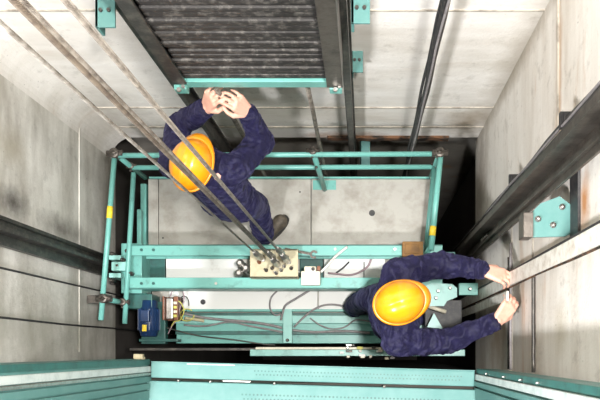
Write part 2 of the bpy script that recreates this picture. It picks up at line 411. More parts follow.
# thin seams (cables) on left wall
for k, (y, r) in enumerate(((.435, .006), (.176, .006))):
    b = MB(); b.tube([(XL + r, y + .006 * noise.noise(V((k, 0, z))), z) for z in [ZB + .3 * i for i in range(53)]], r, 8)
    tag(b.build('cable', 'black'), ['thin black cable on the left wall just below the guide rail', 'thin black cable on the left wall nearest the teal door frame'][k], 'cable')

# ------------------------------------------------------------------ counterweight
cwx0, cwx1 = -.90, -.105
cy0, cy1 = 1.285, 1.44
cz = 1.70
cw = empty('counterweight', ((cwx0 + cwx1) / 2, 1.36, cz), 'counterweight of stacked dark iron plates in a steel frame against the back wall', 'counterweight')
z = cz + .005; i = 0
while z < 3.5:
    h = random.choice((.042, .046, .052))
    b = MB(); dx = random.uniform(-.004, .004); dy = random.uniform(-.010, .006)
    b.box(cwx0 + .05 + dx, cwx1 - .07 + dx, cy0 + .004 + dy, cy1 - .01, z, z + h - .008, .010)
    o = b.build('filler_weight', 'iron', cw)
    z += h
b = MB(); b.box(cwx0, cwx0 + .012, cy0 - .012, cy1 + .01, cz, 3.6, .002).box(cwx0, cwx0 + .06, cy0 - .024, cy0 - .012, cz, 3.6, .002).box(cwx0, cwx0 + .06, cy1, cy1 + .012, cz, 3.6, .002); b.build('frame_channel', 'steel_dark', cw)
b = MB(); b.box(cwx1 - .012, cwx1, cy0 - .02, cy1 + .01, cz, 3.6, .002).box(cwx1 - .075, cwx1, cy0 - .032, cy0 - .02, cz - .02, 3.6, .002).box(cwx1 - .075, cwx1, cy1, cy1 + .012, cz, 3.6, .002); b.build('frame_channel', 'steel_brown', cw)
b = MB(); b.box(cwx0 + .02, cwx1 - .02, cy0 - .012, cy1 + .01, cz - .07, cz + .0, .003); b.build('bottom_beam', 'teal', cw)
for sx in (cwx0 + .02, cwx1 - .035):
    b = MB(); b.box(sx - .03, sx + .03, cy0 - .035, cy0 + .04, cz - .09, cz - .03, .004); sh = b.build('guide_shoe', 'teal', cw)
    b = MB(); b.hexa((sx, cy0 - .045, cz - .015), (0, 0, 1), .011, .012).hexa((sx + .02, cy0 - .03, cz - .015), (0, 0, 1), .009, .012); b.build('bolt', 'steel', cw)
# counterweight rails
r1, R1 = trail('guide_rail', -.092, 1.50, (0, -1), 0, 'dark steel counterweight rail to the right of the iron weights', base=.055, blade=.08, t=.034)
r2, R2 = trail('guide_rail', -1.01, 1.50, (0, -1), 0, 'dark steel counterweight rail to the left of the iron weights', base=.07, blade=.09, t=.03)
def wbr(name, px0, py0, px1, py1, z, label, mat='teal_dim', yy=YB):
    a, c = P(px0, py0, z), P(px1, py1, z)
    root = empty(name, ((a.x + c.x) / 2, (a.y + c.y) / 2, z), label, 'bracket')
    b = MB(); b.box(a.x, c.x, c.y, a.y, z - .012, z, .002).box(a.x, a.x + .012, c.y, YB, z - .08, z, .002).box(a.x, c.x, max(YB - .012, a.y), YB, z - .10, z, .002)
    b.build('bracket_plate', mat, root)
    for q in (.3, .7):
        b = MB(); b.hexa((a.x + (c.x - a.x) * q, c.y + (a.y - c.y) * .35, z), (0, 0, 1), .008, .010); b.build('bolt', 'steel_dark', root)
    return root
wbr('rail_bracket', 351, -20, 370, 23, 2.28, 'pale teal bracket on the back wall at the top, right of the counterweight rail')
wbr('rail_bracket', 351, 38, 363, 72, 1.28, 'small shaded teal bracket midway down the back wall beside the counterweight rail')
wbr('rail_bracket', 360, 138, 370, 166, -.28, 'narrow teal bracket behind the rear handrail by the rusty ledge')
wbr('rail_bracket', 95, -20, 115, 27, 2.22, 'pale teal bracket on the back wall, left of the counterweight')

# ------------------------------------------------------------------ ropes
def vrope(x, y, z0, z1, r, mat, label, group=None, name='suspension_rope', wob=0, n=24):
    b = MB(); b.tube([(x + wob * noise.noise(V((i * .5, x * 9, 0))), y + wob * noise.noise(V((i * .5, 0, y * 9))), z0 + (z1 - z0) * i / n) for i in range(n + 1)], r, 10)
    return tag(b.build(name, mat), label, 'rope', group)
def sus(x, y, label, mat, r, zs):
    root = empty('suspension_rope', (x, y, zs), label, 'rope', 'suspension ropes above the car')
    b = MB(); b.tube([(x, y, zs + .2), (x, y, 2.5), (x, y, ZT)], r, 10); b.build('rope_strand', mat, root)
    b = MB(); b.lathe((x, y, zs), (0, 0, 1), [(0, .012), (.01, .020), (.05, .023), (.10, .018), (.14, .012), (.15, .018), (.20, .019), (.21, .011), (.29, .009)], 14); sk = b.build('rope_socket', 'steel', root)
    b = MB(); b.tube([(x, y, .30), (x, y, zs)], .007, 10); b.build('threaded_rod', 'steel', root)
    b = MB(); b.hexa((x, y, .405), (0, 0, 1), .015, .016).hexa((x, y, .427), (0, 0, 1), .014, .012); b.build('nut', 'steel', root)
    b = MB(); b.hexa((x, y - .0, zs - .012), (0, 0, 1), .012, .012); b.build('nut', 'steel_brown', root)
    return root
sus(-.669, .604, 'leftmost thin steel suspension rope crossing the upper left', 'rope_light', .0055, .50)
sus(-.580, .594, 'brownish suspension rope of the middle pair, left strand', 'rope', .0066, .56)
sus(-.566, .566, 'dark greasy suspension rope of the middle pair, right strand', 'rope_dark', .0064, .47)
sus(-.520, .614, 'pale suspension rope of the right pair, left strand', 'rope_light', .0052, .58)
sus(-.503, .588, 'brownish suspension rope of the right pair, right strand', 'rope', .0050, .48)
# slack and compensation ropes at the counterweight
vrope(-.717, 1.27, -8.9, cz - .06, .0125, 'rope', 'steel rope under the counterweight gripped by the worker at the back', name='compensation_rope', wob=.004)
vrope(-.283, 1.30, -8.9, cz - .06, .012, 'rope', 'steel rope hanging from the counterweight to the right of the back worker', name='compensation_rope', wob=.006)
# dark travelling cable bundle on the back wall
tc = empty('travelling_cable', (.29, 1.45, -3), 'thick bundle of black travelling cables hanging down the back wall', 'cable')
for k, (dx, dy, r, m) in enumerate(((0, 0, .011, 'black'), (.017, .006, .009, 'steel_dark'), (-.012, .014, .008, 'black'), (.008, -.012, .006, 'grey_cable'))):
    b = MB(); b.tube([(.312 + dx + .008 * noise.noise(V((i * .4, k * 3, 1))), 1.37 + dy + .010 * noise.noise(V((i * .35, 2, k * 5))), -8.9 + i * .2) for i in range(78)], r, 8)
    b.build('cable_strand', m, tc)
# white flat cables by right wall
def flat(x, y, w, z0, z1, label, wob=.004, seed=0, mat='white_cable'):
    b = MB(); n = 70
    for i in range(n):
        pass
    bm = b.bm; rows = []
    for i in range(n + 1):
        z = z0 + (z1 - z0) * i / n
        ox = wob * noise.noise(V((z * 1.1, seed, 0))); oy = wob * noise.noise(V((z * 1.1, seed, 7)))
        rows.append([bm.verts.new((x + ox + a * .005, y + oy + c * w / 2, z)) for a, c in ((-1, -1), (1, -1), (1, 1), (-1, 1))])
    for i in range(n):
        for k in range(4): bm.faces.new((rows[i][k], rows[i][(k + 1) % 4], rows[i + 1][(k + 1) % 4], rows[i + 1][k]))
    bm.faces.new(rows[0][::-1]); bm.faces.new(rows[-1])
    return tag(b.build('flat_cable', mat), label, 'cable', 'flat white cables by the right wall')
flat(.768, .384, .070, -8.9, ZT, 'broad flat white cable running past the right worker\'s far hand', seed=1)
flat(.742, .292, .050, -8.9, 1.36, 'flat white cable hanging down from the right worker\'s near hand', seed=5)
b = MB(); b.tube([(.765 , .425 + .004 * noise.noise(V((i * .3, 0, 2))), -8.9 + i * .24) for i in range(65)], .005, 8); tag(b.build('cable', 'black'), 'thin black cable along the upper edge of the broad white cable', 'cable')
b = MB(); b.tube([(.768 , .343 + .006 * noise.noise(V((i * .3, 0, 5))), -8.9 + i * .24) for i in range(65)], .005, 8); tag(b.build('cable', 'rusty'), 'thin brown cable along the lower edge of the broad white cable', 'cable')

# ------------------------------------------------------------------ lift car
X0, X1 = -1.56, .51
car = empty('elevator_car', (-.5, .7, -2.3), 'elevator car seen from above with dusty roof sheets and teal cross beams', 'elevator car')
b = MB(); b.box(X0 + .03, X1 - .02, .30, 1.22, -2.3, -.03).box(X0 + .2, X1 - .02, .08, .30, -2.3, -.12); b.build('car_body', 'galv', car)
# rear roof sheets
sx = [X0 + .01, -1.475, -.385, X1 - .01]
for a, c in zip(sx, sx[1:]):
    b = MB(); b.box(a + .002, c - .002, .585, 1.235, -.03, 0, .003)
    if a > -1:
        q = P(372, 213, 0); b.lathe((q.x, q.y, -.001), (0, 0, 1), [(0, .022), (.0025, .022)], 20, 1)
    elif c > -1:
        for qx, qy in ((163, 238), (300, 192), (212, 207)):
            q = P(qx, qy, 0); b.lathe((q.x, q.y, -.001), (0, 0, 1), [(0, .006), (.004, .006)], 10, 1)
    b.build('roof_sheet', ['galv', 'black'], car)
b = MB(); b.box(X0 + .02, X1, 1.237, 1.25, -.06, .012, .002); b.build('edge_angle', 'teal', car)
# front roof sheets, white
for a, c in ((X0 + .16, -.34), (-.33, X1)):
    b = MB(); b.box(a, c, .30, .58, -.03, 0, .003)
    q = P(203, 302, 0)
    if a < -1: b.lathe((q.x, q.y, -.001), (0, 0, 1), [(0, .019), (.003, .019)], 18, 1)
    b.build('roof_sheet', ['white_sheet', 'black'], car)
# between beams white sheets (raised cover)
for a, c in ((166, 238), (324, 385)):
    pa, pc = P(a, 259, .08), P(c, 276, .08)
    b = MB(); b.box(pa.x, pc.x, .49, .66, .02, .08, .004); b.build('cover_sheet', 'white_sheet', car)
for a, c in ((140, 165), (300, 323)):
    pa, pc = P(a, 259, .05), P(c, 276, .05)
    b = MB(); b.box(pa.x, pc.x, .49, .66, 0, .05, .003); b.build('gusset', 'teal_dark', car)
# cross beams: C channels open inwards
def channel(y0, y1, z0, z1, x0, x1, name='cross_beam', inward=-1, mat='teal'):
    b = MB()
    b.box(x0, x1, y0, y1, z1 - .012, z1, .003)
    yw = y1 - .010 if inward < 0 else y0
    b.box(x0, x1, yw, yw + .010, z0, z1, .003)
    b.box(x0, x1, y0, y1, z0, z0 + .012, .003)
    return b.build(name, mat, car)
cbm = channel(.648, .722, .12, .30, -1.60, .52)
channel(.424, .500, .12, .30, -1.60, .52, inward=1)
for x, y in ((-1.50, .685), (-1.50, .46), (-1.42, .685), (-1.42, .46), (-1.0, .46), (-.2, .69), (.2, .69)):
    b = MB(); b.hexa((x, y, .30), (0, 0, 1), .010, .010); b.build('bolt', 'teal_dark' if x < -1.1 else 'steel', car)
# left end: side upright plates and guide shoe
e = P(118, 270, .26)
b = MB(); b.box(-1.66, -1.52, .40, .74, .02, .235, .004); b.build('end_plate', 'teal', car)
b = MB(); b.box(-1.72, -1.64, .50, .53, .1, .30, .003).box(-1.72, -1.64, .62, .65, .1, .30, .003).box(-1.70, -1.60, .545, .605, .14, .31, .006); gs = b.build('guide_shoe', 'teal_light', car)
for x, y in ((-1.70, .66), (-1.60, .68), (-1.63, .62), (-1.58, .53), (-1.70, .48), (-1.60, .45), (-1.66, .58)):
    b = MB(); b.lathe((x, y, .24), (0, 0, 1), [(0, .014), (.06, .014), (.062, .008), (.08, .008), (.082, .001)], 10); b.build('bolt', 'steel_dark', car)
b = MB(); b.box(-1.66, -1.47, .30, .40, -.02, .17, .004); b.build('end_plate', 'teal_dark', car)
b = MB(); b.box(-1.60, -1.56, .76, 1.2, -.03, .01, .003).box(-1.60, -1.57, .74, 1.00, .04, .09, .003); b.build('side_angle', 'teal', car)
# right end plates under worker's arms
b = MB()
out = [P(x, y, .36) for x, y in ((425, 286), (432, 283), (452, 284), (457, 288), (457, 297), (447, 301), (444, 306), (428, 306))]
b.poly([(p.x, p.y) for p in out], .34, .36); b.build('end_plate', 'teal_light', car)
b = MB(); p, q = P(459, 283, .34), P(478, 295, .34); b.box(p.x, q.x, q.y, p.y, .28, .34, .003); b.build('end_plate', 'teal', car)
b = MB(); out = [P(x, y, .34) for x, y in ((434, 313), (443, 329), (427, 327))]; b.poly([(p.x, p.y) for p in out], .31, .34); b.build('gusset', 'teal_light', car)
b = MB(); p, q = P(428, 306, .3), P(446, 312, .3); b.tube([p, q], .014, 10); b.build('pivot_pin', 'cream2', car)
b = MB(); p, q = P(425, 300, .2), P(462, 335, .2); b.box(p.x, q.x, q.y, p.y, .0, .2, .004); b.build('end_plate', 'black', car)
for x, y in ((450, 288), (438, 291), (436, 298), (470, 289)):
    b = MB(); b.lathe(P(x, y, .36), (0, 0, 1), [(0, .012), (.004, .012), (.005, .007), (.014, .007)], 10); b.build('bolt', 'steel', car)
b = MB()
for x, y, s in ((450, 255, .035), (437, 262, .03), (460, 262, .03)):
    p = P(x, y, .25); b.box(p.x - s, p.x + s, p.y - .02, p.y + .02, .1, .25 + s * .3, .003)
b.build('guide_shoe', 'teal_dark', car)
# hitch plate
p, q = P(250, 249, .40), P(298, 278, .40)
b = MB(); b.box(p.x, q.x, q.y, p.y, .385, .40, .002).box(p.x, q.x, q.y, q.y + .012, .31, .40, .002).box(p.x, q.x, p.y - .012, p.y, .31, .40, .002); hp = b.build('hitch_plate', 'cream', car)
for x, y in ((240, 263), (246, 268), (239, 273)):
    c = P(x, y, .33); b = MB(); b.lathe((c.x, c.y, .08), (0, 0, 1), [(0, .022), (.23, .022), (.235, .027), (.25, .027), (.252, .012), (.27, .012)], 14); b.build('spring_rod', 'steel', car)
for x, y, hh in ((259, 262, .06), (266, 270, .08), (272, 268, .05), (276, 273, .09), (281, 270, .07), (284, 266, .05), (289, 262, .06), (287, 257, .08), (262, 256, .05), (291, 268, .04)):
    c = P(x, y, .42); b = MB(); b.lathe((c.x, c.y, .40), (0, 0, 1), [(0, .013), (.012, .013), (.013, .007), (hh, .007), (hh + .002, .001)], 8); b.build('tie_rod', random.choice(['steel', 'steel_brown', 'brown_box', 'steel']), car)
# front lintel: stepped teal channels
fy = [(.288, .306, -.03, .012, 'teal'), (.262, .282, -.05, -.01, 'teal_dark'), (.205, .262, -.06, -.012, 'teal_light'), (.150, .205, -.10, -.04, 'teal'), (.125, .150, -.10, -.02, 'teal_dark'), (.062, .125, -.12, -.05, 'teal')]
for y0, y1, z0, z1, m in fy:
    b = MB(); b.box(-1.36, X1 + .03, y0, y1, z0, z1, .003); b.build('lintel_channel', m, car)
p, q = P(283, 309, .02), P(292, 343, .02)
b = MB(); b.box(p.x, q.x, q.y, p.y, -.03, .02, .003).lathe(((p.x + q.x) / 2, q.y + .02, .02), (0, 0, 1), [(0, .012), (.01, .012), (.012, .006), (.02, .006)], 10, 1); b.build('tie_bracket', ['teal_light', 'steel_brown'], car)
# door operator track at the front edge
p, q = P(250, 349, .12), P(465, 356, .12)
b = MB(); b.box(p.x, q.x, q.y, p.y - .004, .07, .12, .003); op = b.build('door_track', 'teal_light', car)
b = MB(); b.box(p.x + .04, q.x - .35, .018, .034, .10, .128, .002); b.build('track_strip', 'cream2', car)
b = MB(); b.box(P(130, 345, .1).x, p.x + .04, .010, .028, .08, .11, .002); b.build('door_track', 'steel_dark', car)
random.seed(3)
for i in range(26):
    x = P(random.uniform(340, 425), 350, .14).x; y = random.uniform(-.045, .05)
    b = MB(); w = random.uniform(.008, .022)
    if i % 3: b.box(x - w, x + w, y - .008, y + .008, .10, .135 + random.uniform(0, .03), .003)
    else: b.lathe((x, y, .12), (0, 0, 1), [(0, .012), (.02, .012), (.021, .006), (.035, .006)], 10)
    b.build('door_roller' if i % 3 == 0 else 'track_fitting', random.choice(['cream', 'steel', 'steel_dark', 'cream2', 'rag']), car)
b = MB(); c = P(360, 348, .17); b.box(c.x - .02, c.x + .02, c.y - .01, c.y + .01, .12, .17, .003); b.build('track_fitting', 'yellow_wire', car)

# ------------------------------------------------------------------ guard railing
gr = empty('guard_railing', (-1.55, 1.24, 0), 'teal tube guard railing around the rear and left of the car roof', 'railing')
RT = .0165
def rail(p, q, r=RT, nm='rail', mat='teal_rail'):
    b = MB(); b.tube([p, q], r, 14); return b.build(nm, mat, gr)
zt, zm = .60, .31
def clamp(c, r=.03):
    b = MB(); c = V(c)
    b.lathe(c - V((0, 0, r)), (0, 0, 1), [(0, r * .8), (.004, r), (2 * r - .004, r), (2 * r, r * .8), (2 * r + .001, r * .45), (2 * r - .012, r * .40)], 16)
    b.lathe(c - V((r * 1.6, 0, 0)), (1, 0, 0), [(0, r * .7), (r * 3.2, r * .7)], 12)
    b.hexa(c + V((-r * .2, -r * 1.1, .0)), (0, -1, 0), .010, .012)
    return b.build('clamp', 'steel_brown', gr)
LB = V((-1.57, 1.235)); RB = V((.475, 1.245))
rail((LB.x, LB.y, zt), (RB.x, RB.y, zt)); rail((LB.x + .01, 1.235, zm), (RB.x - .02, 1.24, zm))
lt = rail((-1.575, 1.225, zt), (-1.66, .20, zt)); rail((-1.55, 1.2, zm), (-1.61, .19, zm))
rail((.475, 1.24, zt), (.415, .64, zt), .019); rail((.465, 1.24, zm), (.41, .66, zm), .019)
for x, y in ((LB.x, 1.245), (RB.x - .005, 1.25)):
    rail((x, y, 0.0), (x, y, zt), RT, 'post'); clamp((x, y, zt), .032); clamp((x + .006, y, zm), .022)
rail((-1.640, .335, 0.17), (-1.640, .335, zt), RT, 'post'); clamp((-1.640, .335, zt), .03); clamp((-1.62, .335, zm), .026)
b = MB(); b.box(-1.76, -1.66, .31, .36, .53, .57, .006); b.build('clamp', 'steel_brown', gr)
rail((-.288, 1.16, .01), (-.327, 1.262, zt), .018, 'post'); clamp((-.327, 1.262, zt), .026); clamp((-.315, 1.235, .42), .018)
p, q = P(313, 180.5, 0), P(336, 190, 0)
b = MB(); b.box(p.x, q.x, q.y, p.y, 0, .010, .002); bp = b.build('base_plate', 'teal', gr)
b = MB(); b.tube([(-1.602, .88 + .035, zt), (-1.607, .88 - .04, zt)], RT + .002, 14); b.build('warning_tape', 'yellow', gr)
b = MB(); b.tube([(.428, .79, zt), (.422, .73, zt)], .021, 14); b.build('warning_tape', 'yellow', gr)
rail((.405, .66, 0), (.415, .66, zt), .017, 'post')
# dark grip at the wooden block
b = MB(); p, q = P(402, 242, .33), P(423, 257, .33); b.box(p.x, q.x, q.y, p.y, .30, .36, .008); b.box(p.x + .02, q.x - .03, q.y + .02, p.y - .02, .358, .372, .004)
tag(b.build('wooden_block', 'wood'), 'brown wooden block lying on the rear cross beam by the right railing', 'block')
b = MB(); p, q = P(134, 354, 1.52), P(143, 359, 1.52); b.box(p.x, q.x, q.y, p.y, 1.50, 1.53, .003).box(p.x + .004, p.x + .016, q.y - .012, q.y + .01, 1.47, 1.50, .002).box(q.x - .016, q.x - .004, q.y - .012, q.y + .01, 1.47, 1.50, .002)
tag(b.build('wooden_block', 'cream'), 'tiny tan block on the corner of the teal door frame', 'block')

# ------------------------------------------------------------------ equipment on the roof
mt = empty('motor', P(149, 318, 0), 'small blue electric motor with a yellow sticker at the front left corner', 'motor')
mx, my, mz = P(149, 318, .12)
b = MB(); b.lathe((mx, my - .13, mz), (0, 1, 0), [(0, .045), (.006, .058), (.03, .062), (.032, .066), (.2, .066), (.202, .06), (.25, .058), (.255, .035)], 24)
for k in range(20):
    a = 2 * PI * k / 20; c = V((mx + .068 * math.cos(a), my, mz + .068 * math.sin(a)))
    b.box(-.003, .003, -.085, .06, -.006, .006, 0, 0, Matrix.Translation(c) @ Matrix.Rotation(-a + PI / 2, 4, 'Y'))
b.build('housing', 'blue', mt)
b = MB(); b.box(mx - .03, mx + .03, my - .03, my + .05, mz + .06, mz + .10, .006); b.build('terminal_box', 'blue', mt)
b = MB(); b.box(mx - .024, mx + .006, my - .095, my - .05, mz + .068, mz + .0755, .002); b.build('sticker', 'yellow', mt)
b = MB(); b.box(mx - .08, mx + .19, my - .165, my - .145, mz - .14, mz - .03, .004).box(mx - .08, mx + .09, my - .18, my + .12, mz - .15, mz - .08, .004); b.build('mounting', 'teal_dark', mt)
b = MB(); b.lathe((mx, my + .125, mz), (0, 1, 0), [(0, .012), (.05, .012)], 12); b.build('shaft', 'steel', mt)
cbx = empty('control_box', P(169, 308, .1), 'open copper brown relay box between the blue motor and the white sheet', 'control box')
p, q = P(162, 296, .16), P(177, 320, .16)
b = MB(); b.box(p.x, q.x, q.y, p.y, .0, .05, .003).box(p.x, p.x + .01, q.y, p.y, .0, .15, .003).box(q.x - .03, q.x, q.y, p.y, .0, .14, .004); b.build('case', 'brown_box', cbx)
b = MB(); b.box(p.x + .012, p.x + .06, q.y + .01, p.y - .01, .05, .11, .006); b.build('relay', 'steel', cbx)
for k in range(4):
    b = MB(); yk = q.y + .02 + k * .03; b.box(q.x - .028, q.x - .004, yk, yk + .018, .14, .152, .002); b.build('terminal', 'cream2' if k % 2 else 'yellow_wire', cbx)
jb = empty('junction_box', P(310, 277, .3), 'cream junction box with a white switch on the front cross beam', 'junction box')
p, q = P(301, 271, .36), P(320, 285, .36)
b = MB(); b.box(p.x, q.x, q.y, p.y, .30, .36, .006); b.build('case', 'cream2', jb)
p2, q2 = P(304, 266, .38), P(316, 272, .38)
b = MB(); b.box(p2.x, q2.x, q2.y, p2.y, .26, .375, .010); b.build('switch', 'cream2', jb)
b = MB(); c = P(313, 269, .38); b.lathe((c.x, c.y, .372), (0, 0, 1), [(0, .012), (.012, .012), (.014, .008)], 12); b.build('button', 'black', jb)
b = MB(); c = P(317, 268, .38); b.box(c.x, c.x + .02, c.y - .015, c.y + .015, .28, .37, .003); b.build('cable_gland', 'brown_box', jb)
# spanner on the rear beam
w = MB()
p, q = P(285, 249, .31), P(311, 254, .31); d = (q - p).normalized(); a, bb = frame(d)
w.obox((p + q) / 2 + V((0, 0, .002)), d, (q - p).length, .018, .008, .003)
def jaw(c, d, r):
    a = V((-d.y, d.x, 0)); pts = []
    for k in range(15):
        t = math.radians(40 + k * 20); pts.append(c + (d * math.cos(t) + a * math.sin(t)) * r)
    pts += [c + (d * math.cos(t2) + a * math.sin(t2)) * r * .5 for t2 in [math.radians(320 - k * 20) for k in range(15)]]
    w.poly([(v.x, v.y) for v in pts], .306, .318)
jaw(q + d * .02, d, .028)
tag(w.build('spanner', 'steel_brown'), 'open ended steel spanner lying on the rear cross beam beside the hitch plate', 'spanner')

# cables on the roof
def cable(pts, r, mat, label, zs=None, n=8):
    pp = [P(x, y, z) for x, y, z in pts]
    b = MB(); b.tube(catmull(pp, n), r, 8); return tag(b.build('cable', mat), label, 'cable')
cable([(347, 247, .31), (335, 257, .34), (327, 266, .36), (321, 272, .36)], .0085, 'white_cable', 'short pale tube running from the rear beam to the white switch')
cable([(372, 256, .12), (368, 266, .11), (360, 272, .11), (350, 275, .11), (338, 274, .11), (328, 273, .12)], .007, 'mauve_cable', 'mauve cable curving between the two cross beams')
cable([(349, 262, .1), (343, 268, .11), (336, 273, .11)], .006, 'black', 'short black cable crossing the mauve one between the beams')
cable([(364, 262, .1), (364, 270, .1), (364, 279, .1)], .003, 'black', 'thin black wire between the beams near the right worker')
cable([(277, 291, .02), (271, 298, .02), (270, 308, .03), (275, 315, .03), (281, 314, .03)], .006, 'grey_cable', 'curved grey cable dropping from the front beam over the white sheet')
cable([(310, 290, .02), (297, 298, .02), (286, 305, .03), (283, 312, .04), (281, 320, .03)], .008, 'grey_cable', 'thick grey cable slanting over the white sheet to the bracket')
cable([(294, 327, .0), (303, 318, .02), (313, 310, .03), (325, 305, .03), (338, 305, .03), (352, 309, .03)], .007, 'grey_cable', 'grey cable arching over the lintel towards the right worker\'s leg')
cable([(310, 318, .02), (320, 325, .01), (332, 329, .0), (345, 327, .0), (356, 320, .01), (372, 322, .01)], .005, 'grey_cable', 'thin grey cable dipping below the right worker\'s leg')
cable([(178, 312, .0), (200, 317, .0), (225, 320, .0), (250, 322, .0), (270, 325, .0), (282, 328, .0)], .010, 'grey_cable', 'thick grey cable along the pale lintel, upper one')
cable([(184, 325, -.02), (205, 326, -.02), (230, 322, -.01), (250, 326, -.02), (283, 332, -.02)], .007, 'grey_cable', 'grey cable along the lintel, lower one')
cable([(292, 330, -.02), (315, 332, -.02), (345, 331, -.02), (370, 333, -.02)], .009, 'grey_cable', 'grey cable along the lintel right of the bracket')
def loop(cx, cy, rx, ry, z, r, mat, label, ph=0):
    pts = [(cx + rx * math.cos(ph + t * PI / 8), cy + ry * math.sin(ph + t * PI / 8), z + .01 * math.sin(t)) for t in range(15)]
    cable(pts, r, mat, label, n=4)
loop(187, 315, 7, 6, .06, .004, 'yellow_wire', 'yellow wire coiled in a loop beside the relay box')
loop(184, 304, 5, 8, .08, .0035, 'black', 'black wire looping over the right side of the relay box', 1)
cable([(170, 297, .1), (174, 289, .1), (182, 290, .1), (184, 300, .09), (180, 308, .1), (178, 318, .1), (172, 326, .08), (168, 334, .05)], .004, 'mauve_cable', 'mauve wire curling down past the relay box')
cable([(176, 300, .13), (181, 303, .12), (184, 311, .12), (180, 320, .1), (174, 322, .1), (170, 330, .06)], .0035, 'yellow_wire', 'yellow wire trailing from the relay box to the lintel')
cable([(158, 325, .0), (175, 330, .0), (200, 336, -.01), (235, 340, -.01), (262, 344, -.01), (275, 345, -.01)], .005, 'steel_dark', 'dark cable along the front edge below the motor')
cable([(185, 318, .06), (192, 319, .03), (200, 320, .02), (204, 321, .01)], .012, 'cream', 'tan sleeve end lying beside the yellow wire coil')

# ------------------------------------------------------------------ people
def R3(d, up):       # matrix with columns (side, forward=d, up)
    d = d.normalized(); s = d.cross(up).normalized(); u = s.cross(d).normalized()
    return Matrix((s, d, u)).transposed()
def hand(b, wrist, d, n, side, curl, spread=.10, K=1.0):
    """d: wrist->knuckles, n: direction the palm faces, side +1: thumb towards d x n"""
    d = d.normalized(); n = (n - d * n.dot(d)).normalized(); t = d.cross(n).normalized() * side
    w = V(wrist); L = .092
    t0 = b; b = MB()
    for k in range(5):
        f = (k - 2) / 2
        b.cap(w + t * f * .016 + d * .0, w + d * (L - abs(f) * .006 - (.006 if f < 0 else 0)) + t * f * .031, .0165, .0125)
    lens = (.068, .078, .074, .058); rad = (.0092, .0095, .009, .008)
    for k in range(4):
        f = (1.5 - k) / 1.5
        base = w + d * (L - .006 - (.008 if k == 3 else 0)) + t * f * .032
        dirv = (d + t * f * spread).normalized(); p = base; ang = 0
        for sgi, fr_ in enumerate((.45, .31, .24)):
            ang += curl[sgi]
            dd = dirv * math.cos(ang) + n * math.sin(ang)
            q = p + dd * lens[k] * fr_; rr_ = rad[k] * (1 - sgi * .08)
            b.cap(p, q, rr_, rr_ * .94); p = q
    # thumb leaves the side of the palm near its base
    p = w + d * .022 + t * .026
    d1 = (d * .72 + t * .62 + n * .35).normalized(); q = p + d1 * .042; b.cap(p, q, .0145, .0115)
    d2 = (d * .85 + t * .05 + n * .60).normalized(); r = q + d2 * .030; b.cap(q, r, .0112, .0098)
    d3 = (d * .75 - t * .35 + n * .65).normalized(); b.cap(r, r + d3 * .024, .0098, .0085)
    bmesh.ops.scale(b.bm, vec=(K, K, K), space=Matrix.Translation(-w), verts=b.bm.verts)
    t0._add(b.bm, 0)
